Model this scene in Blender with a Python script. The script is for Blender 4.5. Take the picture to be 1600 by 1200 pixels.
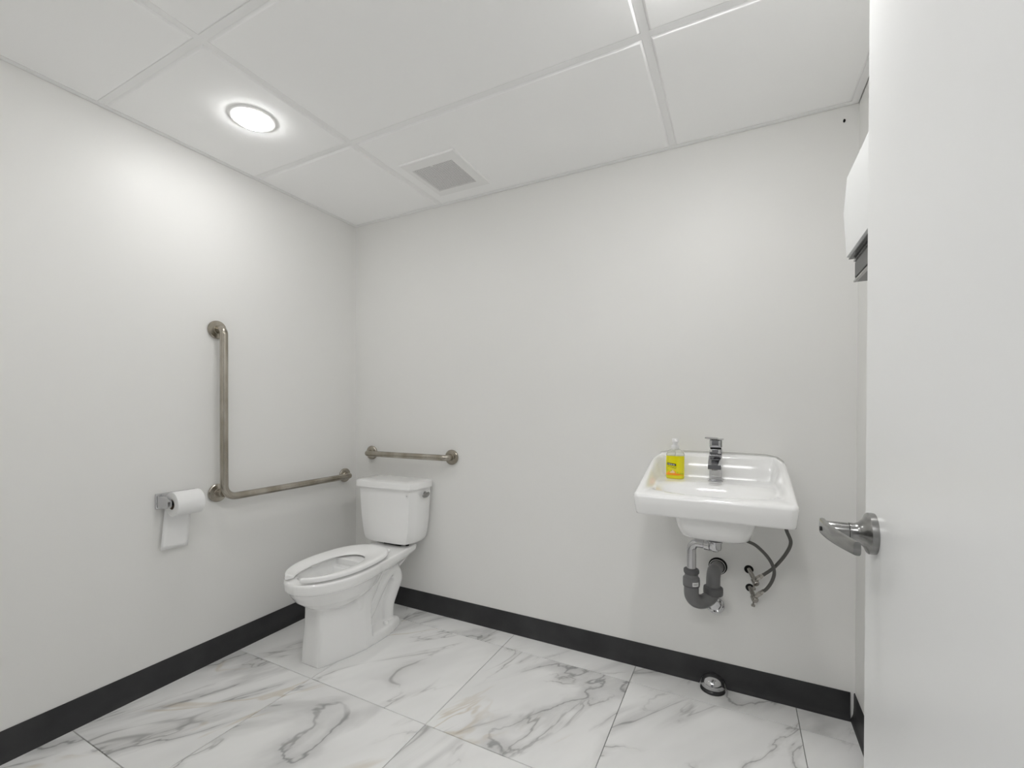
import bpy, bmesh, math, random
from mathutils import Vector, Matrix
from math import sin, cos, pi, radians

for o in list(bpy.data.objects): bpy.data.objects.remove(o)
SC = bpy.context.scene
COL = SC.collection

# ------------------------------------------------------------------ camera
CX, CY, CZ = 2.13266, -2.08519, 1.16431
YAW, PITCH, ROLL, F = 0.47768, -0.00687, 0.00212, 703.823
fwd = Vector((-sin(YAW)*cos(PITCH), cos(YAW)*cos(PITCH), sin(PITCH)))
rt = Vector((cos(YAW), sin(YAW), 0)); up = rt.cross(fwd)
r2 = rt*cos(ROLL)+up*sin(ROLL); u2 = -rt*sin(ROLL)+up*cos(ROLL)
cam_d = bpy.data.cameras.new('camera'); cam = bpy.data.objects.new('camera', cam_d); COL.objects.link(cam)
cam.matrix_world = Matrix(((r2.x, u2.x, -fwd.x, CX), (r2.y, u2.y, -fwd.y, CY), (r2.z, u2.z, -fwd.z, CZ), (0, 0, 0, 1)))
cam_d.sensor_width = 36; cam_d.lens = F/1600*36
cam_d.shift_x = 11.59/1600; cam_d.shift_y = 42.08/1600
cam_d.clip_start = 0.02
SC.camera = cam

# ------------------------------------------------------------------ world, exposure
SC.view_settings.view_transform = 'Standard'; SC.view_settings.look = 'None'
SC.view_settings.gamma = 1; SC.view_settings.use_curve_mapping = False
SC.view_settings.exposure = 0.70
LAMP = 40.0
HALL = 7.0
w = bpy.data.worlds.new('world'); SC.world = w; w.use_nodes = True
w.node_tree.nodes['Background'].inputs[0].default_value = (.9, .92, 1, 1)
w.node_tree.nodes['Background'].inputs[1].default_value = 0.3
SC.cycles.max_bounces = 28; SC.cycles.diffuse_bounces = 28; SC.cycles.use_denoising = True

W, H = 2.5259, 2.2951
FRONT = -2.13
U1, V1, T = 0.6591, 0.6705, 0.6096

# ------------------------------------------------------------------ materials
def mat(name, col, rough=.5, metal=0, spec=.5, coat=0, trans=0, emit=None, ior=1.45):
    m = bpy.data.materials.new(name); m.use_nodes = True
    b = m.node_tree.nodes['Principled BSDF']
    b.inputs['Base Color'].default_value = (*col, 1); b.inputs['Roughness'].default_value = rough
    b.inputs['Metallic'].default_value = metal; b.inputs['Specular IOR Level'].default_value = spec
    b.inputs['Coat Weight'].default_value = coat; b.inputs['Coat Roughness'].default_value = .05
    b.inputs['Transmission Weight'].default_value = trans; b.inputs['IOR'].default_value = ior
    if emit:
        b.inputs['Emission Color'].default_value = (*emit[0], 1); b.inputs['Emission Strength'].default_value = emit[1]
    return m
def noise_bump(m, scale, strength, dist=.001, detail=3):
    nt = m.node_tree; N = nt.nodes; L = nt.links
    tc = N.new('ShaderNodeTexCoord'); n = N.new('ShaderNodeTexNoise'); b = N.new('ShaderNodeBump')
    n.inputs['Scale'].default_value = scale; n.inputs['Detail'].default_value = detail
    b.inputs['Strength'].default_value = strength; b.inputs['Distance'].default_value = dist
    L.new(tc.outputs['Object'], n.inputs['Vector']); L.new(n.outputs['Fac'], b.inputs['Height'])
    L.new(b.outputs['Normal'], N['Principled BSDF'].inputs['Normal'])
def noise_col(m, scale, c1, c2, lo=.35, hi=.65, stretch=(1, 1, 1), rough=None):
    nt = m.node_tree; N = nt.nodes; L = nt.links
    tc = N.new('ShaderNodeTexCoord'); mp = N.new('ShaderNodeMapping'); mp.inputs['Scale'].default_value = stretch
    n = N.new('ShaderNodeTexNoise'); n.inputs['Scale'].default_value = scale; n.inputs['Detail'].default_value = 4
    r = N.new('ShaderNodeValToRGB'); r.color_ramp.elements[0].position = lo; r.color_ramp.elements[1].position = hi
    r.color_ramp.elements[0].color = (*c1, 1); r.color_ramp.elements[1].color = (*c2, 1)
    L.new(tc.outputs['Object'], mp.inputs[0]); L.new(mp.outputs[0], n.inputs['Vector']); L.new(n.outputs['Fac'], r.inputs[0])
    L.new(r.outputs[0], N['Principled BSDF'].inputs['Base Color'])
    if rough:
        mr = N.new('ShaderNodeMapRange'); mr.inputs['To Min'].default_value = rough[0]; mr.inputs['To Max'].default_value = rough[1]
        L.new(n.outputs['Fac'], mr.inputs[0]); L.new(mr.outputs[0], N['Principled BSDF'].inputs['Roughness'])

WALLC = (.80, .797, .782)
M_wall = mat('wall_paint', WALLC, .42, spec=.35); noise_bump(M_wall, 420, .08, .0006)
M_ceil = mat('ceiling_tile_white', (.95, .95, .95), .9, spec=.15); noise_bump(M_ceil, 260, .15, .0005)
M_tee = mat('ceiling_grid_white', (.90, .90, .90), .45)
M_plenum = mat('plenum_grey', (.3, .3, .3), .9)
M_base = mat('baseboard_vinyl', (.034, .034, .036), .42, spec=.4)
noise_col(M_base, 7, (.028, .028, .030), (.042, .042, .044), rough=(.36, .5))
M_grout = mat('grout_grey', (.28, .28, .275), .8)
M_door = mat('door_white', (.82, .825, .825), .32, spec=.4); noise_bump(M_door, 60, .05, .0006)
M_frame = mat('door_frame_paint', (.70, .70, .69), .4)
M_porc = mat('porcelain_white', (.90, .90, .898), .10, spec=.55, coat=.5)
M_seat = mat('seat_plastic', (.91, .91, .908), .22, spec=.5)
M_water = mat('bowl_water', (.75, .78, .78), .02, trans=.6, ior=1.33)
M_nickel = mat('brushed_nickel', (.50, .475, .43), .30, metal=1)
noise_col(M_nickel, 14, (.34, .31, .255), (.50, .465, .41), stretch=(1, 1, .4), rough=(.20, .30))
M_chrome = mat('polished_chrome', (.58, .58, .59), .07, metal=1)
M_satin = mat('satin_steel', (.48, .475, .465), .24, metal=1)
noise_col(M_satin, 30, (.27, .27, .265), (.38, .378, .37), stretch=(.2, 1, 4), rough=(.2, .3))
M_black = mat('black_rubber', (.02, .02, .02), .5)
M_hole = mat('dark_cavity', (.012, .012, .012), .9)
M_paper = mat('tissue_paper', (.86, .86, .86), .95, spec=.1); noise_bump(M_paper, 300, .4, .001)
M_card = mat('cardboard_core', (.33, .27, .2), .9)
M_pvc = mat('grey_plastic_pipe', (.16, .16, .162), .38, spec=.5)
M_pvcd = mat('dark_grey_plastic_nut', (.105, .105, .107), .42)
M_hose = mat('braided_hose', (.13, .128, .12), .42, metal=.4)
M_sticker = mat('white_sticker', (.75, .75, .74), .6)
M_print = mat('grey_print', (.18, .18, .18), .6)
M_brass = mat('dull_chrome_valve', (.42, .40, .37), .25, metal=1)
M_disp = mat('dispenser_white_plastic', (.80, .81, .81), .35)
M_smoke = mat('smoked_grey_plastic', (.085, .086, .088), .18, spec=.6)
M_smoke2 = mat('dark_trim_and_shade', (.02, .02, .021), .3)  # dark trim parts, and the painted shadow on the floor cap flange
M_vent = mat('vent_white', (.87, .87, .865), .5)
M_lamp = mat('lamp_diffuser', (1, 1, 1), .5, emit=((1.0, .995, .985), LAMP))
M_lamp2 = mat('lamp_diffuser_sink', (1, 1, 1), .5, emit=((1.0, .995, .985), LAMP*1.85))
M_fill3 = mat('fill_diffuser_front', (1, 1, 1), .5, emit=((1.0, .995, .985), LAMP*1.0))  # emission of the unseen extra downlight, added to lift the room's light level
M_hallfill = mat('hall_fill_panel', (1, 1, 1), .5, emit=((1.0, .995, .985), HALL))  # glow of the unseen panel added as fill through the doorway
M_hall = mat('hallway_paint', (.22, .22, .22), .7)
M_soap = mat('yellow_liquid_soap', (.93, .86, .0), .12, trans=.25, coat=.6)
M_clear = mat('clear_plastic', (.96, .97, .95), .06, trans=.88, ior=1.2)
M_pump = mat('white_pump_plastic', (.84, .84, .85), .3)
M_lblk = mat('label_black', (.012, .012, .012), .5)
M_lor = mat('label_orange', (.95, .30, .01), .5)
M_lpk = mat('label_peach', (.93, .66, .38), .5)
M_lgr = mat('label_green', (.30, .42, .02), .5)
M_lwh = mat('label_white', (.85, .85, .75), .5)
M_caulk = mat('wall_caulk', (.72, .72, .70), .6)

def hose_bump():
    nt = M_hose.node_tree; N = nt.nodes; L = nt.links
    tc = N.new('ShaderNodeTexCoord'); v = N.new('ShaderNodeTexChecker'); v.inputs['Scale'].default_value = 500
    b = N.new('ShaderNodeBump'); b.inputs['Strength'].default_value = .4; b.inputs['Distance'].default_value = .001
    L.new(tc.outputs['Object'], v.inputs[0]); L.new(v.outputs['Fac'], b.inputs['Height']); L.new(b.outputs['Normal'], N['Principled BSDF'].inputs['Normal'])
hose_bump()

def marble():
    m = mat('marble_porcelain', (.8, .8, .8), .30, spec=.4); nt = m.node_tree; N = nt.nodes; L = nt.links
    P = N['Principled BSDF']
    def math_(op, a, b=None, c=None):
        n = N.new('ShaderNodeMath'); n.operation = op
        for i, v in enumerate((a, b, c)):
            if v is None: continue
            if isinstance(v, (int, float)): n.inputs[i].default_value = v
            else: L.new(v, n.inputs[i])
        return n.outputs[0]
    def noise(vec, sc, det=4, rough=.55, dist=0):
        n = N.new('ShaderNodeTexNoise'); n.inputs['Scale'].default_value = sc; n.inputs['Detail'].default_value = det
        n.inputs['Roughness'].default_value = rough; n.inputs['Distortion'].default_value = dist; L.new(vec, n.inputs['Vector']); return n
    def mrange(v, a, b, c=0, d=1):
        n = N.new('ShaderNodeMapRange'); n.interpolation_type = 'SMOOTHSTEP'; n.inputs[1].default_value = a; n.inputs[2].default_value = b
        n.inputs[3].default_value = c; n.inputs[4].default_value = d; L.new(v, n.inputs[0]); return n.outputs[0]
    def mix(fac, a, b):
        n = N.new('ShaderNodeMix'); n.data_type = 'RGBA'; L.new(fac, n.inputs[0])
        for i, v in ((6, a), (7, b)):
            if isinstance(v, tuple): n.inputs[i].default_value = (*v, 1)
            else: L.new(v, n.inputs[i])
        return n.outputs[2]
    tc = N.new('ShaderNodeTexCoord'); oi = N.new('ShaderNodeObjectInfo')
    off = N.new('ShaderNodeVectorMath'); off.operation = 'MULTIPLY'; L.new(oi.outputs['Location'], off.inputs[0]); off.inputs[1].default_value = (3.7, 5.3, 1)
    add = N.new('ShaderNodeVectorMath'); L.new(tc.outputs['Object'], add.inputs[0]); L.new(off.outputs[0], add.inputs[1])
    # veins run diagonally, roughly from the front left to the back right of each tile
    mp = N.new('ShaderNodeMapping'); mp.inputs['Rotation'].default_value = (0, 0, radians(-60)); mp.inputs['Scale'].default_value = (1, 1, 1); L.new(add.outputs[0], mp.inputs[0])
    st = N.new('ShaderNodeVectorMath'); st.operation = 'MULTIPLY'; L.new(mp.outputs[0], st.inputs[0]); st.inputs[1].default_value = (1.0, 2.7, 1)
    V = st.outputs[0]
    base = noise(V, 1.6, 3)
    col = mix(mrange(base.outputs['Fac'], .35, .7), (.85, .85, .846), (.77, .77, .766))
    def vein(sc, width, seed, dist=.9, det=5):
        o2 = N.new('ShaderNodeVectorMath'); L.new(V, o2.inputs[0]); o2.inputs[1].default_value = (seed, seed*1.7, seed*.3)
        n = noise(o2.outputs[0], sc, det, .5, dist)
        d = math_('ABSOLUTE', math_('SUBTRACT', n.outputs['Fac'], .5))
        return mrange(d, width, 0.0), o2.outputs[0]
    v1, s1 = vein(.62, .0075, 3.1, .8, 6)
    v1w, _ = vein(.62, .060, 3.1, .8, 6)
    m1 = mrange(noise(s1, 1.3, 2).outputs['Fac'], .36, .52)
    v2, s2 = vein(1.15, .010, 11.7, 1.1, 5)
    v2w, _ = vein(1.15, .045, 11.7, 1.1, 5)
    m2 = mrange(noise(s2, 1.8, 2).outputs['Fac'], .44, .60)
    v3, s3 = vein(.85, .016, 21.3, .9, 4)
    m3 = mrange(noise(s3, 1.5, 2).outputs['Fac'], .50, .64)
    col = mix(math_('MULTIPLY', math_('MULTIPLY', v1w, m1), .55), col, (.46, .46, .455))
    col = mix(math_('MULTIPLY', math_('MULTIPLY', v1, m1), .75), col, (.24, .24, .245))
    col = mix(math_('MULTIPLY', math_('MULTIPLY', v2w, m2), .40), col, (.48, .475, .46))
    col = mix(math_('MULTIPLY', math_('MULTIPLY', v2, m2), .70), col, (.30, .30, .30))
    col = mix(math_('MULTIPLY', math_('MULTIPLY', v3, m3), .50), col, (.55, .47, .35))
    L.new(col, P.inputs['Base Color'])
    return m
M_marble = marble()

# ------------------------------------------------------------------ mesh helpers
def obj(name, bm, m, parent=None, smooth=True, angle=35):
    bmesh.ops.recalc_face_normals(bm, faces=bm.faces)
    me = bpy.data.meshes.new(name); bm.to_mesh(me); bm.free()
    for mm in (m if isinstance(m, (list, tuple)) else [m]): me.materials.append(mm)
    o = bpy.data.objects.new(name, me); COL.objects.link(o)
    if smooth:
        for p in me.polygons: p.use_smooth = True
        me.set_sharp_from_angle(angle=radians(angle))
    if parent: o.parent = parent; o.matrix_parent_inverse = Matrix.Translation(parent.location).inverted()
    return o
def thing(name, label, cat, loc=(0, 0, 0), group=None):
    o = bpy.data.objects.new(name, None); COL.objects.link(o); o.location = loc; o.empty_display_size = .05
    o['label'] = label; o['category'] = cat
    if group: o['group'] = group
    return o
def struct(name, bm, m, parent=None, smooth=False):
    o = obj(name, bm, m, parent, smooth)
    if parent is None: o['kind'] = 'structure'
    return o
def box(bm, a, b, bev=0, seg=2, mi=0):
    a = Vector(a); b = Vector(b)
    t = bmesh.new(); bmesh.ops.create_cube(t, size=1)
    for v in t.verts: v.co = Vector(((a.x+b.x)/2+v.co.x*(b.x-a.x), (a.y+b.y)/2+v.co.y*(b.y-a.y), (a.z+b.z)/2+v.co.z*(b.z-a.z)))
    if bev: bmesh.ops.bevel(t, geom=list(t.edges), offset=bev, segments=seg, profile=.5, affect='EDGES')
    merge(bm, t, mi)
def merge(bm, t, mi=0, M=None):
    vm = {v: bm.verts.new(M @ v.co if M else v.co) for v in t.verts}
    for f in t.faces:
        try:
            g = bm.faces.new([vm[v] for v in f.verts]); g.material_index = mi
        except ValueError: pass
    t.free()
def frame(d):
    d = Vector(d).normalized(); a = Vector((0, 0, 1)) if abs(d.z) < .9 else Vector((1, 0, 0))
    x = a.cross(d).normalized(); y = d.cross(x); return x, y, d
def lathe(bm, prof, origin, axis, n=32, sx=1, sy=1, xdir=None):
    """prof: list of (r, h) along axis."""
    x, y, d = frame(axis)
    if xdir: x = Vector(xdir).normalized(); y = d.cross(x)
    o = Vector(origin); rings = []
    for r, h in prof:
        if r < 1e-6: rings.append([bm.verts.new(o+d*h)])
        else: rings.append([bm.verts.new(o+d*h+x*(cos(2*pi*i/n)*r*sx)+y*(sin(2*pi*i/n)*r*sy)) for i in range(n)])
    for A, B in zip(rings, rings[1:]):
        for i in range(n):
            j = (i+1) % n
            if len(A) == 1 and len(B) == 1: continue
            if len(A) == 1: bm.faces.new((A[0], B[i], B[j]))
            elif len(B) == 1: bm.faces.new((A[i], A[j], B[0]))
            else: bm.faces.new((A[i], A[j], B[j], B[i]))
    return rings
def smooth_path(pts, n=8, closed=False):
    """Catmull-Rom."""
    P = [Vector(p) for p in pts]; out = []
    for i in range(len(P)-1):
        p0 = P[max(i-1, 0)]; p1 = P[i]; p2 = P[i+1]; p3 = P[min(i+2, len(P)-1)]
        for k in range(n):
            t = k/n
            out.append(.5*((2*p1)+(-p0+p2)*t+(2*p0-5*p1+4*p2-p3)*t*t+(-p0+3*p1-3*p2+p3)*t**3))
    out.append(P[-1]); return out
def round_path(pts, rad, n=8):
    """polyline with filleted corners"""
    P = [Vector(p) for p in pts]; out = [P[0]]
    for i in range(1, len(P)-1):
        a = (P[i-1]-P[i]); b = (P[i+1]-P[i]); r = rad[i-1] if isinstance(rad, (list, tuple)) else rad
        an = a.normalized(); bn = b.normalized(); ang = an.angle(bn); d = min(r/math.tan(ang/2), a.length*.49, b.length*.49); r = d*math.tan(ang/2)
        c = P[i]+(an+bn).normalized()*(r/sin(ang/2)); s = P[i]+an*d-c; e = P[i]+bn*d-c
        tot = s.angle(e); ax = s.cross(e).normalized()
        for k in range(n+1): out.append(c+Matrix.Rotation(tot*k/n, 3, ax) @ s)
    out.append(P[-1]); return out
def tube(bm, path, r, n=20, caps=True, sx=1):
    P = [Vector(p) for p in path]; x, y, d = frame(P[1]-P[0]); rings = []
    R = r if isinstance(r, (list, tuple)) else [r]*len(P)
    for i, p in enumerate(P):
        t = (P[min(i+1, len(P)-1)]-P[max(i-1, 0)]).normalized()
        x = (x-t*x.dot(t)).normalized(); y = t.cross(x)
        rings.append([bm.verts.new(p+x*(cos(2*pi*k/n)*R[i]*sx)+y*(sin(2*pi*k/n)*R[i])) for k in range(n)])
    for A, B in zip(rings, rings[1:]):
        for k in range(n): bm.faces.new((A[k], A[(k+1) % n], B[(k+1) % n], B[k]))
    if caps: bm.faces.new(rings[0]); bm.faces.new(rings[-1])
def loft(bm, rings, cap0=True, cap1=True):
    R = [[bm.verts.new(p) for p in r] for r in rings]; n = len(R[0])
    for A, B in zip(R, R[1:]):
        for k in range(n): bm.faces.new((A[k], A[(k+1) % n], B[(k+1) % n], B[k]))
    if cap0: bm.faces.new(R[0])
    if cap1: bm.faces.new(R[-1])
    return R
def prism(bm, poly, axis_i, a, b):
    """poly of 2-D points in the two other axes, extruded from a to b on axis_i"""
    def mk(p, v): q = [p[0], p[1]]; q.insert(axis_i, v); return Vector(q)
    loft(bm, [[mk(p, a) for p in poly], [mk(p, b) for p in poly]])

# ------------------------------------------------------------------ room shell
bm = bmesh.new(); box(bm, (-.12, FRONT-2.2, -.10), (W+1.6, .12, -.006)); floor = struct('floor', bm, M_grout)
# 24 inch marble tiles, each a piece of the floor
TX, TY = 0.6105, 0.6115
tile_src = None
i0, i1 = -1, 4
for i in range(i0, i1):
    for j in range(-1, 7):
        x0 = .5085+TX*i; x1 = x0+TX; y1 = -.1431-TY*(j); y0 = y1-TY
        cx0 = max(x0, 0.0); cx1 = min(x1, W); cy1 = min(y1, 0.0); cy0 = y0
        if cx1-cx0 < .03 or cy1-cy0 < .02: continue
        full = (cx0 == x0 and cx1 == x1 and cy1 == y1)
        if full and tile_src:
            o = tile_src.copy(); COL.objects.link(o); o.location = (x0, y0, 0); o.parent = floor; continue
        t = bmesh.new(); g = .0013
        box(t, (cx0-x0+g, cy0-y0+g, -.008), (cx1-x0-g, cy1-y0-g, 0), .0009, 1)
        o = obj('floor_tile', t, M_marble, floor, smooth=False); o.location = (x0, y0, 0)
        if full: tile_src = o

def nwall(name, a, b):
    t = bmesh.new(); box(t, a, b); return struct(name, t, M_wall)
wall_left = nwall('wall_left', (-.12, FRONT-.1, 0), (0, .12, 2.62))
wall_back = nwall('wall_back', (0, 0, 0), (W, .12, 2.62))
wall_right = nwall('wall_right', (W, FRONT-.1, 0), (W+.12, .12, 2.62))
# front wall with the doorway the camera stands in
DX0, DX1, DTOP = 1.42, 2.385, 2.07
t = bmesh.new()
box(t, (0, FRONT-.11, 0), (DX0, FRONT, 2.62)); box(t, (DX1, FRONT-.11, 0), (W, FRONT, 2.62)); box(t, (DX0, FRONT-.11, DTOP), (DX1, FRONT, 2.62))
wall_front = struct('wall_front', t, M_wall)
t = bmesh.new()
box(t, (DX0-.05, FRONT-.12, 0), (DX0+.012, FRONT+.012, DTOP+.05), .003); box(t, (DX1-.012, FRONT-.12, 0), (DX1+.05, FRONT+.012, DTOP+.05), .003)
box(t, (DX0+.012, FRONT-.12, DTOP-.012), (DX1-.012, FRONT+.012, DTOP+.05), .003)
fr = struct('trim_5', t, M_frame)
# hallway behind the camera
t = bmesh.new(); box(t, (-.12, FRONT-2.3, 0), (W+1.6, FRONT-2.2, 2.6)); struct('wall_hallway', t, M_hall)
t = bmesh.new(); box(t, (-.12, FRONT-2.2, 2.5), (W+1.6, FRONT-.12, 2.6)); hc = struct('ceiling_hallway', t, M_hall)
t = bmesh.new(); box(t, (1.1, FRONT-1.3, 2.485), (2.3, FRONT-.7, 2.4995)); obj('added_fill_panel', t, M_hallfill, hc, smooth=False)  # added fill panel, out of view, brightens the room from behind

# ceiling: plenum slab, grid of tees, lay-in tiles with a dropped face
t = bmesh.new(); box(t, (0, FRONT, H+.2), (W, 0, H+.3)); ceiling = struct('ceiling', t, M_plenum)
mains = [U1, U1+2*T]; cross = [-(V1+T*k) for k in range(3)]
for x in mains:
    t = bmesh.new(); box(t, (x-.012, FRONT, H), (x+.012, 0, H+.0015)); box(t, (x-.003, FRONT, H+.0015), (x+.003, 0, H+.04))
    obj('main_tee', t, M_tee, ceiling, smooth=False)
xs = [0]+mains+[W]; ys = [0]+cross+[FRONT]
for y in cross:
    for a, b in zip(xs, xs[1:]):
        t = bmesh.new(); box(t, (a+.0121, y-.012, H+.0001), (b-.0121, y+.012, H+.0016)); box(t, (a+.013, y-.003, H+.0016), (b-.013, y+.003, H+.038))
        obj('cross_tee', t, M_tee, ceiling, smooth=False)
for a, b in zip(xs, xs[1:]):
    for y1, y0 in zip(ys, ys[1:]):
        m_ = lambda v, s: v+s*(.026 if v in (0, W, FRONT) else .0130)
        ax, bx, ay, by = m_(a, 1), m_(b, -1), m_(y0, 1), m_(y1, -1)
        t = bmesh.new(); zt, zf = H+.0022, H-.005; e = .008; c = .006
        def rect(d, z): return [(ax-d, ay-d, z), (bx+d, ay-d, z), (bx+d, by+d, z), (ax-d, by+d, z)]
        loft(t, [rect(e, zt+.016), rect(e, zt), rect(0, zt), rect(-c, zf+.0008), rect(-c-.002, zf)])
        obj('ceiling_tile', t, M_ceil, ceiling, smooth=False)
def wall_angle(n, a, b):
    t = bmesh.new(); box(t, a, b); return struct('trim_%d' % n, t, M_tee)
F_ = .022
wall_angle(1, (.0005, FRONT, H-.0015), (F_, -.0005, H+.0015))
wall_angle(2, (F_, -F_, H-.0015), (W-F_-.003, -.0005, H+.0015))
wall_angle(3, (W-F_-.003, FRONT, H-.0015), (W-.003, -.0005, H+.0015))
wall_angle(4, (F_, FRONT+.0005, H-.0015), (W-F_-.003, FRONT+F_, H+.0015))

# baseboards (cove base, 4 inch)
def baseboard(name, p0, p1, nrm, notch=None, hb=.1038):
    prof = [(.0005, 0), (.014, 0), (.0135, .004), (.009, .012), (.0055, .024), (.0042, .05), (.004, hb-.004), (.0025, hb), (.0005, hb)]
    p0 = Vector(p0); p1 = Vector(p1); n = Vector(nrm); t = bmesh.new()
    L = (p1-p0); N_ = max(2, int(L.length/.01)) if notch else 1
    loft(t, [[p0+L*(k/N_)+n*a+Vector((0, 0, z)) for a, z in prof] for k in range(N_+1)])
    return struct(name, t, M_base, smooth=True)
baseboard('baseboard_left', (0, FRONT, 0), (0, -.0145, 0), (1, 0, 0))
# back baseboard: two runs with the piece over the floor cap cut out round
CAPX, CAPY, CAPR = 2.046, -.034, .047
def back_base():
    prof = [(.0005, 0), (.014, 0), (.0135, .004), (.009, .012), (.0055, .024), (.0042, .05), (.004, .0998), (.0025, .1038), (.0005, .1038)]
    t = bmesh.new(); xs_ = [0.0]; k = 0
    seg = [CAPX-CAPR-.012+ (2*CAPR+.024)*i/24 for i in range(25)]
    xs_ = [.0005]+seg+[W-.0145]
    rings = []
    for x in xs_:
        q = 1-((x-CAPX)/(CAPR+.003))**2
        lift = .051*math.sqrt(q) if q > 0 else 0
        rings.append([Vector((x, -a, max(z, lift+(.0005*i if z < lift else 0)) if z < .0998 else z)) for i, (a, z) in enumerate(prof)])
    loft(t, rings); return struct('baseboard_back', t, M_base, smooth=True)
back_base()
baseboard('baseboard_right', (W, -.0005, 0), (W, FRONT, 0), (-1, 0, 0))
baseboard('baseboard_front', (.015, FRONT, 0), (DX0-.06, FRONT, 0), (0, 1, 0))
# holes in the walls
def wall_disc(name, x, z, r, m, parent=wall_back, d=.0015, sx=1):
    t = bmesh.new(); lathe(t, [(0, 0), (r, 0), (r*.98, d), (0, d)], (x, -.0001, z), (0, -1, 0), 24, sx=sx, xdir=(1, 0, 0)); return obj(name, t, m, parent)
wall_disc('pipe_hole', 2.176, .508, .017, M_hole); wall_disc('pipe_hole', 2.180, .434, .016, M_hole)
wall_disc('pipe_hole', 2.062, .503, .036, M_hole)
wall_disc('nail_hole', 2.481, 2.24, .0065, M_hole, sx=.6)

# ------------------------------------------------------------------ door (open, on the right)
DFX, DY1 = 2.33, -1.106
t = bmesh.new(); box(t, (DFX, DY1-.92, .012), (DFX+.044, DY1, 2.045), .0015, 1)
door = struct('door_1', t, M_door)
hz, hy = .962, -1.166
def door_lever(side):
    s = -side; x0 = DFX if side > 0 else DFX+.044
    t = bmesh.new(); lathe(t, [(0, 0), (.0325, 0), (.0330, .003), (.0330, .009), (.031, .011), (.024, .014), (.0165, .021), (.0145, .026), (.0145, .034), (0, .034)], (x0, hy, hz), (s, 0, 0), 48)
    handle = obj('door_handle', t, M_satin, door)
    t = bmesh.new(); lathe(t, [(0, .0345), (.0135, .0345), (.0138, .036), (.0138, .064), (.0115, .068), (0, .068)], (x0, hy, hz), (s, 0, 0), 32)
    obj('spindle', t, M_satin, handle)
    # curved paddle pointing to the hinges, bowed toward the door
    t = bmesh.new(); rings = []
    for k in range(15):
        u = k/14; y = hy+.014-.128*u
        off = .068-.020*u*u-.004*u; hh = .0135-.0035*u; zc = hz+.002-.001*u
        th = .0045
        P = []
        for a in range(16):
            an = 2*pi*a/16; ca, sa = cos(an), sin(an)
            P.append(Vector((x0+s*(off+th*math.copysign(abs(ca)**.5, ca)), y, zc+hh*math.copysign(abs(sa)**.6, sa))))
        rings.append(P)
    loft(t, rings); obj('lever', t, M_satin, handle)
    t = bmesh.new(); lathe(t, [(0, 0), (.004, 0), (.0035, .0015), (0, .0015)], (x0+s*.0722, hy, hz), (s, 0, 0), 16); obj('keyhole', t, M_black, handle)
    return handle
door_lever(1); door_lever(-1)
for z in (.25, 1.05, 1.85):
    t = bmesh.new(); lathe(t, [(0, -.045), (.007, -.045), (.007, .045), (0, .045)], (DFX-.004, DY1-.925, z), (0, 0, 1), 16); obj('hinge', t, M_satin, door)

# ------------------------------------------------------------------ toilet
TC = .425
toilet = thing('toilet', 'white porcelain two-piece toilet with open-front seat in the corner', 'toilet', (TC, -.45, 0))
def egg(cy, front, rear, hw, z, n=48, pf=2.0, pr=2.4, cx=TC):
    out = []
    for k in range(n):
        a = 2*pi*k/n; c, s = cos(a), sin(a)
        p = pf if s < 0 else pr
        x = hw*math.copysign(abs(c)**(2/p), c); y = (abs(s)**(2/p))*((front-cy) if s < 0 else (rear-cy))
        out.append(Vector((cx+x, cy+y, z)))
    return out
def closed_from_half(pts, z):   # pts: (offset, y) from front to rear on the right side
    R = [Vector((TC+a, y, z)) for a, y in pts]; Lf = [Vector((TC-a, y, z)) for a, y in reversed(pts)]
    return R+Lf
bm = bmesh.new()
# bowl shell: outside up, over the rim, down into the cavity
cy = -.55
loft(bm, [egg(cy, -.66, -.40, .085, .235), egg(cy, -.700, -.36, .118, .262), egg(cy, -.742, -.32, .146, .295), egg(cy, -.768, -.29, .155, .330), egg(cy, -.776, -.28, .161, .349),
          egg(cy, -.788, -.27, .170, .353), egg(cy, -.792, -.26, .173, .362), egg(cy, -.793, -.26, .173, .392), egg(cy, -.787, -.265, .168, .400),
          egg(cy, -.738, -.33, .128, .400), egg(cy, -.730, -.34, .120, .392), egg(cy, -.728, -.34, .120, .37), egg(cy, -.70, -.36, .105, .32), egg(cy, -.64, -.42, .07, .275), egg(cy, -.60, -.48, .03, .262)])
# rear deck
def deck(z, hwf, hwr, yf, yr, c=.02): return closed_from_half([(hwf*.5, yf), (hwf, yf+.001), ((hwf+hwr)/2+.004, (yf+yr)/2), (hwr, yr-c), (hwr-c, yr)], z)
loft(bm, [deck(.285, .05, .05, -.36, -.12), deck(.330, .115, .075, -.40, -.09), deck(.352, .155, .092, -.42, -.07), deck(.362, .158, .098, -.43, -.055), deck(.372, .160, .105, -.44, -.05), deck(.394, .160, .107, -.44, -.045), deck(.400, .155, .103, -.44, -.05)])
# pedestal column
def ped(z, yf, hf, ym, hm, yr, r=.012):
    return closed_from_half([(hf*.5, yf-.002), (hf-r, yf), (hf-r*.3, yf+r*.35), (hf+.002, yf+r*1.1), ((hf*2+hm)/3, yf+(ym-yf)*.3), ((hf+hm*2)/3+.003, yf+(ym-yf)*.63), (hm, ym), (hm, yr)], z)
loft(bm, [ped(0, -.694, .062, -.47, .127, -.425), ped(.05, -.692, .061, -.47, .125, -.425), ped(.15, -.682, .060, -.47, .117, -.425), ped(.22, -.676, .060, -.465, .113, -.422), ped(.262, -.674, .062, -.45, .115, -.40)])
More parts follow.
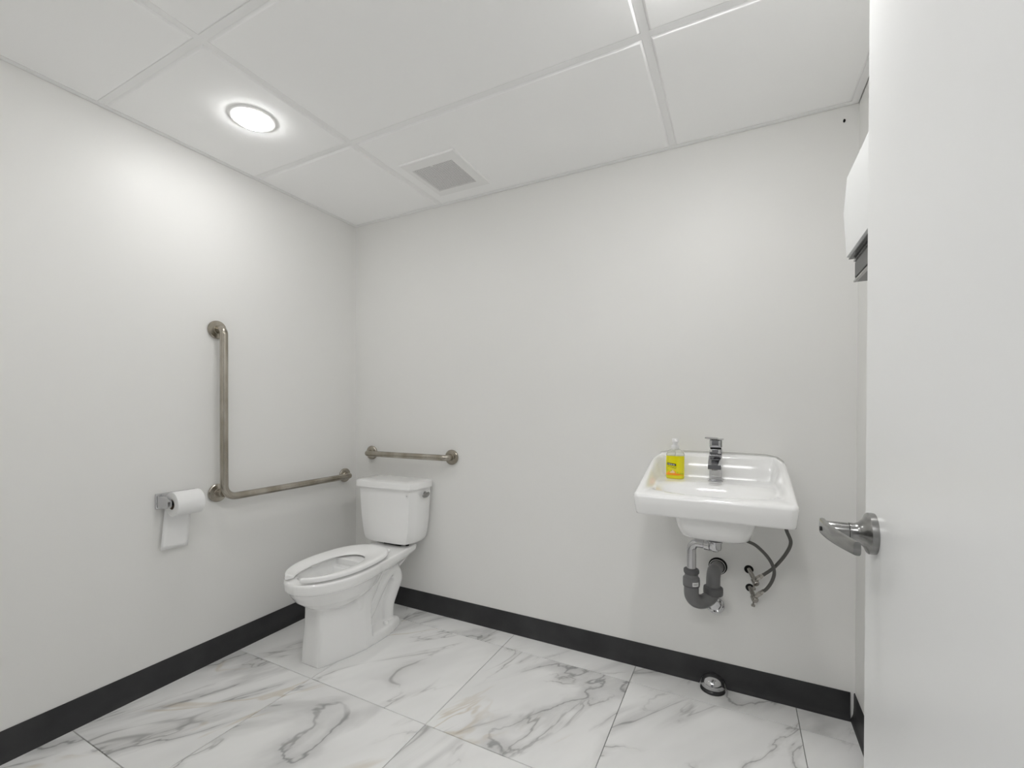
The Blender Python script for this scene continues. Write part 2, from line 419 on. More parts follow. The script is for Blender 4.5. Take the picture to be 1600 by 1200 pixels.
# slanted web from the column top back up to the deck
t2 = [(-.47, .12), (-.425, .19), (-.425, .26), (-.33, .352), (-.40, .352), (-.50, .27), (-.55, .2)]
def web(poly, hw):
    n = len(poly); A = [Vector((TC-hw, y, z)) for y, z in poly]; B = [Vector((TC+hw, y, z)) for y, z in poly]; loft(bm, [A, B])
web([(-.50, .20), (-.425, .195), (-.36, .285), (-.30, .36), (-.46, .36), (-.52, .27)], .112)
# core + foot flange
web([(-.45, 0), (-.19, 0), (-.20, .10), (-.21, .2), (-.16, .36), (-.45, .36)], .045)
def foot(z, hw, yr, c): return closed_from_half([(hw*.4, -.46), (hw-.004, -.46), (hw, -.40), (hw+.002, -.34), (hw-.006, yr-c), (hw-.03, yr-.012), (hw-.06, yr)], z)
loft(bm, [foot(0, .131, -.185, .09), foot(.030, .130, -.187, .09), foot(.042, .124, -.192, .09), foot(.046, .112, -.20, .09)])
# sculpted trapway on both sides
for s in (-1, 1):
    P = smooth_path([(TC+s*.04, -.44, .075), (TC+s*.045, -.385, .13), (TC+s*.050, -.315, .225), (TC+s*.052, -.250, .290), (TC+s*.052, -.200, .285), (TC+s*.050, -.178, .235), (TC+s*.047, -.210, .17), (TC+s*.045, -.238, .11), (TC+s*.045, -.24, .02)], 7)
    tube(bm, P, .037, 16)
    P = smooth_path([(TC+s*.075, -.43, .175), (TC+s*.07, -.36, .26), (TC+s*.06, -.30, .34)], 6); tube(bm, P, .022, 12)
bmesh.ops.recalc_face_normals(bm, faces=bm.faces)
me = bpy.data.meshes.new('tmp'); bm.to_mesh(me); bm.free(); tmp = bpy.data.objects.new('tmp', me); COL.objects.link(tmp)
rm = tmp.modifiers.new('r', 'REMESH'); rm.mode = 'VOXEL'; rm.voxel_size = .0042; rm.use_smooth_shade = True
sm = tmp.modifiers.new('s', 'SMOOTH'); sm.iterations = 5; sm.factor = .5
dg = bpy.context.evaluated_depsgraph_get(); ev = tmp.evaluated_get(dg); me2 = bpy.data.meshes.new_from_object(ev)
me2.name = 'bowl'; me2.materials.clear(); me2.materials.append(M_porc)
for p in me2.polygons: p.use_smooth = True
bpy.data.objects.remove(tmp)
bowl = bpy.data.objects.new('bowl', me2); COL.objects.link(bowl); bowl.parent = toilet; bowl.matrix_parent_inverse = Matrix.Translation(toilet.location).inverted()
# water
t = bmesh.new(); loft(t, [egg(-.54, -.63, -.43, .062, .2755, 32), egg(-.54, -.63, -.43, .062, .2765, 32)]); obj('water', t, M_water, bowl)
# bolt caps
for s in (-1, 1):
    t = bmesh.new(); lathe(t, [(0, 0), (.014, 0), (.0138, .010), (.010, .016), (0, .018)], (TC+s*.094, -.30, .043), (0, 0, 1), 20); obj('bolt_cap', t, M_porc, toilet)
# seat: open-front ring, outer edge higher than inner
def seat():
    n = 44; g = .033; rings = []
    yc = -.52
    def outer(a):   # a from 0 (front) to pi (rear) on the right, mirrored
        s, c = sin(a), cos(a)
        if c > 0: return (.166*abs(s)**(2/2.1), yc-(.268)*abs(c)**(2/2.1))
        return (.166*abs(s)**(2/3.6)-.044*abs(c)**1.2*abs(s)**.4, yc+(.262)*abs(c)**(2/3.6))
    def inner(a):
        s, c = sin(a), cos(a)
        if c > 0: return (.092*abs(s)**(2/2.2), yc-(.235)*abs(c)**(2/2.2))
        return (.092*abs(s)**(2/2.1), yc+(.135)*abs(c)**(2/2.1))
    a0 = .16
    for k in range(n+1):
        a = a0+(2*pi-2*a0)*k/n; sg = 1 if a <= pi else -1; aa = a if a <= pi else 2*pi-a
        ox, oy = outer(aa); ix, iy = inner(aa)
        end = max(0, 1-abs(aa-a0)/.35)
        if aa < 1.0:
            ix = max(ix, g+.003*(1-aa)); ox = max(ox, g+.014)
            if ix > g*.99 and aa < .45: iy = min(iy, oy+.055+.1*(aa))
        O = Vector((sg*ox, oy)); I = Vector((sg*ix, iy)); r_ = []
        for (u, z) in ((.07, .4075), (0.0, .4105), (-.02, .416), (0.0, .424), (.06, .4295), (.25, .4305), (.6, .426), (.86, .420), (.97, .416), (1.0, .412), (.98, .4085), (.9, .4075)):
            q = O+(I-O)*u; r_.append(Vector((TC+q.x, q.y, z)))
        rings.append(r_)
    t = bmesh.new(); loft(t, rings); return t
seat_o = obj('seat', seat(), M_seat, toilet, angle=50)
ms = seat_o.modifiers.new('sub', 'SUBSURF'); ms.levels = 1; ms.render_levels = 2
for s in (-1, 1):
    t = bmesh.new(); box(t, (TC+s*.060-.016, -.275, .4005), (TC+s*.060+.016, -.245, .414), .004, 3); obj('hinge', t, M_seat, seat_o)
    t = bmesh.new(); box(t, (TC+s*.10-.008, -.60, .3995), (TC+s*.10+.008, -.57, .4055), .002, 2); obj('bumper', t, M_seat, seat_o)
# tank
TK = .404
def tank_ring(z, hw, yf, ch=.030, yb=-.022, bow=.006):
    h = [(hw*.45, yf-bow), (hw-ch-.01, yf), (hw-ch+.006, yf+.004), (hw-.006, yf+ch*1.45), (hw, yf+ch*1.45+.014), (hw, yb-.012), (hw-.004, yb-.003), (hw-.012, yb)]
    return [v+Vector((TK-TC, 0, 0)) for v in closed_from_half(h, z)]
t = bmesh.new()
loft(t, [tank_ring(.4165, .140, -.165, .03, -.04), tank_ring(.420, .153, -.180, .03, -.03), tank_ring(.432, .162, -.187), tank_ring(.46, .171, -.190), tank_ring(.50, .178, -.192), tank_ring(.56, .185, -.194), tank_ring(.64, .190, -.196), tank_ring(.722, .194, -.198)])
tank = obj('tank', t, M_porc, toilet, angle=30)
t = bmesh.new()
loft(t, [tank_ring(.7222, .202, -.206), tank_ring(.7235, .206, -.210), tank_ring(.7530, .207, -.211), tank_ring(.7580, .205, -.209), tank_ring(.7600, .199, -.203), tank_ring(.7612, .14, -.15, .03, -.05)])
lid_o = obj('tank_lid', t, M_porc, toilet, angle=40)
t = bmesh.new(); box(t, (TC-.06, -.15, .399), (TC+.06, -.06, .418), .004); obj('gasket', t, M_black, toilet)
for s in (-1, 1):
    t = bmesh.new(); lathe(t, [(0, 0), (.010, 0), (.010, .017), (0, .017)], (TC+s*.085, -.12, .4), (0, 0, 1), 16); obj('tank_bolt', t, M_black, toilet)
# flush lever on the right chamfer
nrm = Vector((1, 0, 0)); tan = Vector((0, -1, 0))
lp = Vector((TK+.194, -.085, .6880))
t = bmesh.new(); lathe(t, [(0, -.004), (.013, -.004), (.013, .004), (.009, .008), (.008, .019), (0, .019)], lp, nrm, 24)
lev = obj('flush_lever', t, M_satin, toilet)
t = bmesh.new(); rings = []
for k in range(11):
    u = k/10; c = lp+nrm*(.020+.004*sin(u*pi))+tan*(-.012+.058*u)+Vector((0, 0, .001-.004*u)); hh = .0105+.003*sin(u*pi)
    if k in (0, 10): hh *= .55
    rings.append([c+nrm*(.0042*cos(a*pi/6))+Vector((0, 0, hh*sin(a*pi/6))) for a in range(12)])
loft(t, rings); lev_arm = obj('lever_arm', t, M_satin, lev)
# round maker's mark, printed: centre dot and ring of small dots
t = bmesh.new()
for k in range(9):
    if k == 0: px, pz, r = 0, 0, .0028
    else: px, pz, r = .0085*cos(k*pi/4), .0085*sin(k*pi/4), .0010
    lathe(t, [(0, 0), (r, 0), (r, .0004), (0, .0004)], (TK+.157+px, -.1985, .690+pz), (0, -1, 0), 10)
emb = obj('emblem', t, M_print, tank)
RT = Matrix.Translation((TK, -.11, 0)) @ Matrix.Rotation(radians(2.6), 4, 'Z') @ Matrix.Translation((-TK, .11, 0))
for o in (tank, lid_o, lev, lev_arm, emb): o.data.transform(RT)

# ------------------------------------------------------------------ grab bars
def flange_lathe(o, axis): 
    t = bmesh.new(); lathe(t, [(0, 0), (.040, 0), (.0415, .002), (.0415, .009), (.038, .0125), (.020, .014), (.0185, .0165), (0, .0165)], o, axis, 40); return t
gb = thing('grab_bar', 'tall L-shaped brushed metal grab bar on the left wall above the toilet paper', 'grab bar', (0, -.85, .75))
BX = .057; BY = -.852; BZ = .752
t = bmesh.new(); tube(t, round_path([(.006, BY, 1.52), (BX, BY, 1.52), (BX, BY, BZ), (BX, -.095, BZ), (.006, -.095, BZ)], [.036, .055, .036], 9), .0168, 24); obj('bar', t, M_nickel, gb)
t = bmesh.new(); tube(t, [(.006, BY+.0, BZ+.018), (BX-.012, BY+.004, BZ+.018)], .0165, 20); obj('bracket', t, M_nickel, gb)
for q in ((.0005, BY, 1.52), (.0005, BY, BZ+.018), (.0005, -.095, BZ)): obj('flange', flange_lathe(q, (1, 0, 0)), M_nickel, gb)
gb2 = thing('grab_bar', 'short horizontal brushed metal grab bar on the wall above the toilet tank', 'grab bar', (.43, 0, .89))
t = bmesh.new(); tube(t, round_path([(.140, -.006, .888), (.140, -.057, .888), (.727, -.057, .890), (.727, -.006, .890)], [.036, .036], 9), .0168, 24); obj('bar', t, M_nickel, gb2)
for q in ((.140, -.0005, .888), (.727, -.0005, .890)): obj('flange', flange_lathe(q, (0, -1, 0)), M_nickel, gb2)

# ------------------------------------------------------------------ toilet paper
tp = thing('toilet_paper_holder', 'chrome wall-mounted toilet paper holder on the left wall', 'paper holder', (0, -1.02, .774))
t = bmesh.new(); box(t, (.0005, -1.102, .742), (.010, -.948, .806), .003, 2); obj('back_plate', t, M_chrome, tp)
RX, RZ = .072, .770
def arm(y0, y1, ext=.020):
    t = bmesh.new(); rings = []
    for k in range(9):
        u = k/8; x = .009+(RX+ext-.009)*u; hh = .024-.009*u*u; zc = .774-.004*u
        if k == 8: hh *= .6
        rings.append([(x, y0, zc-hh), (x, y1, zc-hh), (x, y1, zc+hh), (x, y0, zc+hh)])
    loft(t, [[Vector(p) for p in r] for r in rings]); bmesh.ops.bevel(t, geom=[e for e in t.edges if e.is_boundary is False and e.calc_face_angle(0) > 1.2], offset=.002, segments=2, affect='EDGES')
    return t
obj('arm', arm(-1.098, -1.083), M_chrome, tp, angle=40); obj('arm', arm(-.963, -.948, .004), M_chrome, tp, angle=40)
t = bmesh.new(); lathe(t, [(0, 0), (.0145, 0), (.0145, .006), (.009, .007), (.009, .113), (.0145, .114), (.0145, .120), (0, .120)], (RX, -1.083, RZ), (0, 1, 0), 24); obj('spindle', t, M_black, tp)
tr = thing('toilet_paper', 'white toilet paper roll with one sheet hanging, on the chrome holder', 'toilet paper', (RX, -1.02, RZ))
t = bmesh.new(); R0 = .050
lathe(t, [(.0205, .0), (.049, 0), (R0, .001), (R0, .104), (.049, .105), (.0205, .105), (.0205, 0)], (RX, -1.074, RZ-.006), (0, 1, 0), 48); obj('roll', t, M_paper, tr)
t = bmesh.new(); lathe(t, [(.0195, -.0005), (.0204, -.0005), (.0204, .1055), (.0195, .1055), (.0195, -.0005)], (RX, -1.074, RZ-.006), (0, 1, 0), 32); obj('cardboard_core', t, M_card, tr)
t = bmesh.new(); rings = []
for k in range(19):
    if k <= 8:
        a = pi/2+pi/2*k/8; p = (RX+cos(a)*(R0+.0006), RZ-.006+sin(a)*(R0+.0006)); q = 0
    else:
        u = (k-8)/10; p = (RX-R0-.0006+.004*u+.002*sin(u*4), RZ-.006-.194*u); q = u
    sl = -.020*q
    ring = []
    for (dx, dy) in [(0, -1.0735)]+[(0, -1.0735+.104*i/6) for i in range(1, 7)]:
        ring.append(Vector((p[0]+.0015*sin(dy*60+q*3)*q, dy+sl*(1), p[1]-.004*q*(dy+1.02)/.1)))
    rings.append(ring)
V_ = [[t.verts.new(v) for v in r] for r in rings]
for A, B in zip(V_, V_[1:]):
    for i in range(len(A)-1): t.faces.new((A[i], A[i+1], B[i+1], B[i]))
sh = obj('hanging_sheet', t, M_paper, tr); so = sh.modifiers.new('s', 'SOLIDIFY'); so.thickness = .0006; so.offset = 0

# ------------------------------------------------------------------ sink
SX = 2.053
sink = thing('sink', 'white porcelain wall-hung sink with raised back ledge and shallow basin', 'sink', (SX, 0, .75))
def sstep(a, b, x):
    u = min(1, max(0, (x-a)/(b-a))); return u*u*(3-2*u)
def sink_mesh():
    yF, yB = -.462, -.001
    NX, NY = 72, 64
    def hwid(y):     # half width as function of y
        u = (y-yF)/(yB-yF); return .250-.004*u-.020*sstep(.80, 1, u)**2
    def rim(y): u = (y-yF)/(yB-yF); return .862+.112*u**1.05
    def Z(s, y):     # s in -1..1
        hw = hwid(y); x = s*hw; side = hw-abs(x)
        r = rim(y) - .006*abs(s)**6*sstep(.6, 1, (y-yF)/(yB-yF))
        ext = min(side, (y-yF), (yB-y)+.004)
        deck = .876-.006*sstep(-.1, -.3, y)
        # wall of the ledge at the back and the side rims falling to the deck
        f_side = sstep(.018, .042, side); f_back = sstep(.016, .036, (yB-y)); f_front = sstep(.026, .06, y-yF)
        low = min(f_side, f_back, f_front)
        z = r+(min(deck, r)-r)*low
        z = r+(min(deck, r-.004)-r)*low
        # basin
        bx, by = x/.208, (y+.300)/(.120 if y > -.300 else .122)
        q = (abs(bx)**2.6+abs(by)**2.4)**(1/2.5)
        dz = .125*(1-sstep(.30, 1.0, q))
        z -= dz*1.0+.006*(1-sstep(.9, 1.12, q))
        # rolled outer edge
        e = min(side, y-yF)
        if e < .012: z -= .012*(1-math.sqrt(max(0, 1-((.012-e)/.012)**2)))
        return x, z
    t = bmesh.new(); G = []
    def sp(u): return u
    ss = []
    for i in range(NX+1):
        u = -1+2*i/NX; ss.append(math.copysign(1-(1-abs(u))**1.25, u))
    ysv = []
    for j in range(NY+1):
        u = j/NY; u = .5-.5*cos(pi*u)*(.35+.65*1) if False else u
        ysv.append(yF+(yB-yF)*(u**1.0))
    ysv = [yF+(yB-yF)*v for v in ([0, .003, .007, .012, .018, .026]+[.026+(.974-.026)*k/52 for k in range(1, 53)]+[.985, 1])]
    cr = .022
    for y in ysv:
        row = []
        for s in ss:
            x, z = Z(s, y)
            # rounded plan corners at the front
            d = y-yF; hw = hwid(y)
            if d < cr:
                lim = hw-cr+math.sqrt(max(0, cr*cr-(cr-d)**2)); x = x*lim/hw
            row.append(t.verts.new((SX+x, y, z)))
        G.append(row)
    for A, B in zip(G, G[1:]):
        for i in range(len(A)-1): t.faces.new((A[i], A[i+1], B[i+1], B[i]))
    loop = [G[0][i] for i in range(len(ss))]+[G[j][-1] for j in range(1, len(ysv))]+[G[-1][i] for i in range(len(ss)-2, -1, -1)]+[G[j][0] for j in range(len(ysv)-2, 0, -1)]
    # skirt
    prev = loop
    for (ins, kz) in ((.006, .4), (.016, .85), (.020, .97), (.028, 1.0)):
        cur = []
        for v in loop:
            bot = .787+.004*(v.co.y+.46)
            dx = SX-v.co.x; ccy = -.2-v.co.y
            x = v.co.x+math.copysign(min(ins*.3, abs(dx)), dx); y = min(yB, v.co.y+(ins if v.co.y < -.43 else 0))
            cur.append(t.verts.new((x, y, v.co.z+(bot-v.co.z)*kz)))
        n = len(loop)
        for i in range(n): t.faces.new((prev[i], prev[(i+1) % n], cur[(i+1) % n], cur[i]))
        prev = cur
    t.faces.new(prev)
    # under bowl
    def ub(z, hx, y0, y1):
        out = []
        for k in range(40):
            a = 2*pi*k/40; c, s = cos(a), sin(a)
            out.append(Vector((SX+.006+hx*math.copysign(abs(c)**.5, c), (y0+y1)/2+(y1-y0)/2*math.copysign(abs(s)**.5, s), z)))
        return out
    loft(t, [ub(.792, .150, -.41, -.02), ub(.775, .140, -.40, -.03), ub(.735, .128, -.385, -.045), ub(.706, .119, -.36, -.06), ub(.697, .108, -.345, -.08), ub(.694, .09, -.33, -.10)])
    lathe(t, [(.0, .03), (.045, .03), (.040, 0), (.034, -.010), (0, -.010)], (SX+.006, -.235, .690), (0, 0, 1), 32)
    return t
obj('basin', sink_mesh(), M_porc, sink, angle=60)
t = bmesh.new(); lathe(t, [(0, 0), (.030, 0), (.031, .002), (.024, .003), (.020, .0005), (0, .0005)], (SX+.003, -.300, .7425), (0, 0, 1), 32); obj('drain', t, M_chrome, sink)
t = bmesh.new(); tube(t, [(1.83, -.002, .975), (1.87, -.0022, .982), (2.05, -.0022, .984), (2.23, -.0022, .982), (2.275, -.002, .972), (2.296, -.002, .955)], .0022, 8); obj('caulk_line', t, M_caulk, sink)

# faucet
fz = .8745; FY = -.105; FXc = 2.056
fa = thing('faucet', 'square chrome single-lever faucet on the back ledge of the sink', 'faucet', (FXc, FY, fz))
t = bmesh.new(); box(t, (FXc-.0255, FY-.026, fz), (FXc+.0255, FY+.026, fz+.006), .0012, 2); obj('base_plate', t, M_chrome, fa)
t = bmesh.new(); box(t, (FXc-.0225, FY-.022, fz+.005), (FXc+.0225, FY+.022, fz+.128), .002, 2); obj('body', t, M_chrome, fa, angle=30)
t = bmesh.new()   # spout: trough reaching forward and down
rings = []
for k, (y, zt, zb) in enumerate(((FY-.018, fz+.118, fz+.070), (FY-.05, fz+.108, fz+.066), (FY-.09, fz+.090, fz+.064), (FY-.118, fz+.076, fz+.060))):
    rings.append([Vector((FXc-.0225, y, zb)), Vector((FXc+.0225, y, zb)), Vector((FXc+.0225, y, zt)), Vector((FXc-.0225, y, zt))])
loft(t, rings); bmesh.ops.bevel(t, geom=[e for e in t.edges if e.calc_face_angle(0) > .9], offset=.0025, segments=2, affect='EDGES'); sp_ = obj('spout', t, M_chrome, fa, angle=30)
t = bmesh.new(); lathe(t, [(0, 0), (.011, 0), (.011, .008), (0, .008)], (FXc, FY-.098, fz+.055), (0, 0, 1), 20); obj('aerator', t, M_satin, sp_)
t = bmesh.new(); box(t, (FXc-.020, FY-.020, fz+.129), (FXc+.020, FY+.020, fz+.135), .001, 1); obj('collar', t, M_smoke2, fa)
t = bmesh.new(); box(t, (FXc-.0225, FY-.022, fz+.135), (FXc+.0225, FY+.022, fz+.163), .0015, 2)
h_ = obj('handle', t, M_chrome, fa, angle=30)
t = bmesh.new(); rings = []
for y, z in ((FY+.022, fz+.163), (FY-.03, fz+.166), (FY-.062, fz+.171)):
    rings.append([Vector((FXc-.026+.003, y, z)), Vector((FXc+.0225, y, z)), Vector((FXc+.0225, y, z+.006)), Vector((FXc-.0225, y, z+.006))])
M_ = Matrix.Translation((FXc, FY, 0)) @ Matrix.Rotation(radians(-14), 4, 'Z') @ Matrix.Translation((-FXc, -FY, 0))
loft(t, [[M_ @ p for p in r] for r in rings]); bmesh.ops.bevel(t, geom=[e for e in t.edges if e.calc_face_angle(0) > .9], offset=.0012, segments=2, affect='EDGES'); obj('lever', t, M_chrome, h_, angle=30)

# soap bottle
BXc, BYc, bz = 1.905, -.115, .8755
sb = thing('soap_bottle', 'clear pump bottle of yellow liquid hand soap on the sink', 'soap bottle', (BXc, BYc, bz))
def oval(prof, m, name, parent=sb, n=48, sx=.036, sy=.023, pw=.75):
    t = bmesh.new(); rings = []
    for f, z in prof:
        rings.append([Vector((BXc+sx*f*math.copysign(abs(cos(2*pi*k/n))**pw, cos(2*pi*k/n)), BYc+sy*f*math.copysign(abs(sin(2*pi*k/n))**pw, sin(2*pi*k/n)), bz+z)) for k in range(n)])
    loft(t, rings); return obj(name, t, m, parent, angle=50)
oval([(.86, .0003), (.96, .002), (1, .007), (1, .088), (.99, .094)], M_soap, 'liquid')
# clear shoulder as an open shell above the soap
t = bmesh.new(); rings = []; n = 48
for f, z, rnd in ((1, .0935, 0), (.99, .099, 0), (.92, .108, .1), (.78, .114, .4), (.60, .118, .8), (.44, .121, 1), (.40, .126, 1), (.37, .126, 1), (.41, .120, 1), (.57, .116, .8), (.75, .112, .4), (.89, .107, .1), (.955, .099, 0), (.965, .0945, 0)):
    R_ = []
    for k in range(n):
        c, s = cos(2*pi*k/n), sin(2*pi*k/n); sx_ = .036; sy_ = .023+(.036-.023)*rnd*.75
        pw = .75+.25*rnd
        R_.append(Vector((BXc+sx_*f*math.copysign(abs(c)**pw, c), BYc+sy_*f*math.copysign(abs(s)**pw, s), bz+z)))
    rings.append(R_)
loft(t, rings, False, False); obj('bottle_shoulder', t, M_clear, sb, angle=50)
t = bmesh.new(); lathe(t, [(0, .118), (.0145, .118), (.0150, .120), (.0150, .134), (.0135, .137), (.0085, .138), (.0080, .147), (0, .147)], (BXc, BYc, bz), (0, 0, 1), 28); pc = obj('pump_collar', t, M_pump, sb)
t = bmesh.new(); lathe(t, [(0, .147), (.010, .147), (.0125, .150), (.0125, .160), (.011, .164), (0, .1645)], (BXc, BYc, bz), (0, 0, 1), 28)
tube(t, [(BXc, BYc, bz+.156), (BXc+.006, BYc-.030, bz+.155), (BXc+.0072, BYc-.036, bz+.151)], [.0065, .0052, .0045], 14); obj('pump_head', t, M_pump, sb)
t = bmesh.new(); lathe(t, [(0, .01), (.002, .01), (.002, .12), (0, .12)], (BXc, BYc, bz), (0, 0, 1), 8); obj('dip_tube', t, M_pump, sb)
# printed label marks wrapped on the front face of the bottle
def bottle_y(dx):
    c = min(.999, abs(dx)/.036)**(1/.75); s = math.sqrt(1-c*c); return BYc-.023*s**.75-.0006
def patch(t, pts, lift=0, mi=0):
    vs = [t.verts.new((BXc+x, bottle_y(x)-lift, bz+z)) for x, z in pts]; f = t.faces.new(vs); f.material_index = mi
def strip(t, x0, x1, zf0, zf1, n=10, lift=0, mi=0):
    for k in range(n):
        a = x0+(x1-x0)*k/n; b = x0+(x1-x0)*(k+1)/n; patch(t, [(a, zf0(a)), (b, zf0(b)), (b, zf1(b)), (a, zf1(a))], lift, mi)
t = bmesh.new()
strip(t, -.029, .006, lambda x: .0565-.10*(x+.029), lambda x: .0665-.13*(x+.029), 10, 0, 0)                # black name plate
for k in range(8):                                                                                       # light letters on it (illegible in the photo)
    x = -.026+k*.0036; z = .0612-.115*(x+.029); hh = (.0026, .0018, .0028, .0022)[k % 4]
    patch(t, [(x, z-hh), (x+.0018, z-hh), (x+.0018, z+hh*.8), (x, z+hh)], .0003, 1)
for k in range(8):                                                                                       # dark script line below it
    x = -.026+k*.0042; z = .0500-.22*(x+.029)+(.0012 if k % 2 else -.0008)
    patch(t, [(x, z), (x+.0032, z+.0014), (x+.0034, z+.0030), (x+.0004, z+.0020)], .0003, 0)
strip(t, -.034, .020, lambda x: .018, lambda x: .0215+.008*max(0, sin(x*260+1.2))+.004*max(0, sin(x*700)), 28, 0, 2)    # orange fruit band
strip(t, -.033, .002, lambda x: .0245, lambda x: .0250+.011*max(0, sin(x*150+2.7)), 14, .0003, 3)
strip(t, -.034, .033, lambda x: .0155, lambda x: .0178, 12, 0.0001, 2)
for x, z in ((-.028, .0345), (-.012, .0330), (.012, .027), (.024, .0225), (.030, .0215)): patch(t, [(x-.0030, z), (x, z+.0028), (x+.0032, z+.0004), (x+.0002, z-.0022)], .0005, 4)
lb = obj('label', t, [M_lblk, M_lwh, M_lor, M_lpk, M_lgr], sb, smooth=False)
# drain plumbing
dp = thing('drain_pipe', 'grey plastic U-shaped trap with chrome tailpiece under the sink', 'pipe', (2.0, -.1, .4))
DX, DY = SX+.006, -.235
t = bmesh.new(); lathe(t, [(0, .03), (.026, .03), (.027, .024), (.027, .016), (.0235, .015), (.0235, -.006), (.021, -.012), (.014, -.018), (0, -.0195)], (DX, DY, .650), (0, 0, 1), 28); obj('drain_elbow', t, M_chrome, dp)
t = bmesh.new(); lathe(t, [(.0, .0), (.030, 0), (.030, .006), (0, .006)], (DX, DY, .6715), (0, 0, 1), 28); obj('rubber_washer', t, M_black, dp)
IX, IY = 1.976, -.205
t = bmesh.new(); tube(t, round_path([(DX-.012, DY+.006, .650), (IX, IY, .646), (IX, IY, .52)], .030, 10), .0170, 24); obj('tailpiece', t, M_chrome, dp)
dn = Vector((IX-DX, IY-DY, 0)).normalized()
t = bmesh.new(); lathe(t, [(0, 0), (.0215, 0), (.0215, .020), (.018, .023), (0, .023)], Vector((DX, DY, .650))+dn*.014, dn, 24); obj('coupling', t, M_chrome, dp)
t = bmesh.new(); lathe(t, [(0, .500), (.022, .500), (.0275, .497), (.0285, .492), (.0285, .484), (.0265, .480), (.0240, .478), (0, .478)], (IX, IY, .045), (0, 0, 1), 12); obj('slip_nut', t, M_pvcd, dp)
t = bmesh.new(); lathe(t, [(0, .524), (.0235, .524), (.0250, .514), (.0300, .509), (.0310, .502), (.0310, .484), (.0298, .481), (0, .481)], (IX, IY, 0), (0, 0, 1), 28); obj('union_body', t, M_pvc, dp)
OX, OY = 2.050, -.135
UZ = .452
t = bmesh.new(); ub_ = []
for k in range(25):
    a = pi+pi*k/24; cxm, cym = (IX+OX)/2, (IY+OY)/2; r_ = .039
    ub_.append((cxm+cos(a)*r_*(OX-IX)/.078, cym+cos(a)*r_*(OY-IY)/.078, UZ+sin(a)*.043))
tube(t, [(IX, IY, .482)]+ub_+[(OX, OY, .458)], .0268, 24); obj('u_bend', t, M_pvc, dp)
t = bmesh.new(); lathe(t, [(0, .424), (.0295, .424), (.0305, .421), (.0295, .418), (0, .418)], (IX, IY, .0585), (0, 0, 1), 28); obj('seal_ring', t, M_pvcd, dp)
t = bmesh.new(); lathe(t, [(0, .456), (.029, .456), (.0355, .452), (.0365, .446), (.0365, .430), (.0345, .424), (.0285, .422), (0, .422)], (OX, OY, .008), (0, 0, 1), 14); obj('slip_nut', t, M_pvcd, dp)
t = bmesh.new(); tube(t, round_path([(OX, OY, .446), (OX, OY, .518), (2.060, -.004, .500)], .040, 10), .0255, 24); obj('trap_arm', t, M_pvc, dp)
t = bmesh.new(); lathe(t, [(0.029, 0), (.031, 0), (.031, .004), (.029, .004), (.029, 0)], (2.060, -.0018, .500), (0, -1, 0), 32); obj('wall_collar', t, M_sticker, dp)
t = bmesh.new()
for k in range(5):
    a0 = -1.35+k*.16; a1 = a0+.16; R_ = .0315
    t.faces.new([t.verts.new((IX+R_*cos(a), IY+R_*sin(a), z)) for a, z in ((a0, .484), (a1, .484), (a1, .499), (a0, .499))])
obj('sticker', t, M_sticker, dp, smooth=False)
t = bmesh.new()
for k in range(4):
    a0 = -1.22+k*.13; a1 = a0+.08; R_ = .0319
    t.faces.new([t.verts.new((IX+R_*cos(a), IY+R_*sin(a), z)) for a, z in ((a0, .489), (a1, .489), (a1, .494+.001*(k % 2)), (a0, .494))])
obj('sticker_print', t, M_print, dp, smooth=False)

# curved chrome escutcheon piece showing below the trap
esc = thing('wall_cap', 'small chrome half-round cap in the wall below the sink trap', 'pipe cap', (2.052, 0, .338))
t = bmesh.new(); lathe(t, [(0, 0), (.034, 0), (.036, .003), (.033, .011), (.026, .013), (.020, .007), (0, .006)], (2.052, -.0006, .338), (0, -1, 0), 36); obj('cap', t, M_chrome, esc)
t = bmesh.new(); tube(t, smooth_path([(2.080, -.010, .362), (2.080, -.018, .345), (2.066, -.020, .318)], 5), .004, 10); obj('pull_tab', t, M_chrome, esc)

# supply lines
def supply(label, pts, vpos, hp):
    s = thing('supply_line', label, 'hose', vpos, 'braided supply lines under the sink')
    V = Vector(vpos); d = (Vector(pts[1])-Vector(pts[0])).normalized()
    t = bmesh.new(); tube(t, smooth_path(pts, 10), .0062, 14); obj('hose', t, M_hose, s)
    t = bmesh.new(); lathe(t, [(0, -.012), (.0098, -.012), (.0098, .004), (.0078, .007), (.0078, .020), (0, .020)], pts[0], d, 6); obj('hose_nut', t, M_brass, s, angle=20)
    t = bmesh.new(); tube(t, [hp, V+Vector((0, .004, 0))], .0085, 14); obj('stub_pipe', t, M_brass, s)
    t = bmesh.new(); lathe(t, [(0, -.014), (.010, -.014), (.0125, -.010), (.0125, .010), (.010, .014), (0, .014)], V, (Vector(hp)-V).normalized(), 16)
    tube(t, [V, Vector(pts[0])-d*.004], .0075, 12); vb = obj('valve', t, M_brass, s)
    t = bmesh.new(); lathe(t, [(0, 0), (.005, 0), (.005, .014), (.010, .015), (.011, .022), (.008, .025), (0, .025)], V+Vector((-.002, 0, -.008)), (-.15, -.4, -1), 14, sx=1.2, sy=.7); obj('valve_handle', t, M_brass, vb)
supply('braided hose running from the upper wall valve up to the sink right side', [(2.212, -.052, .500), (2.232, -.060, .520), (2.262, -.075, .556), (2.296, -.085, .612), (2.312, -.090, .660), (2.298, -.095, .705), (2.285, -.10, .76)], (2.197, -.048, .478), (2.176, -.001, .510))
supply('braided hose curving from the lower wall valve to behind the basin', [(2.214, -.062, .440), (2.236, -.072, .466), (2.254, -.080, .505), (2.259, -.088, .546), (2.240, -.098, .592), (2.198, -.108, .637), (2.150, -.115, .662), (2.10, -.12, .72)], (2.195, -.050, .412), (2.180, -.001, .436))

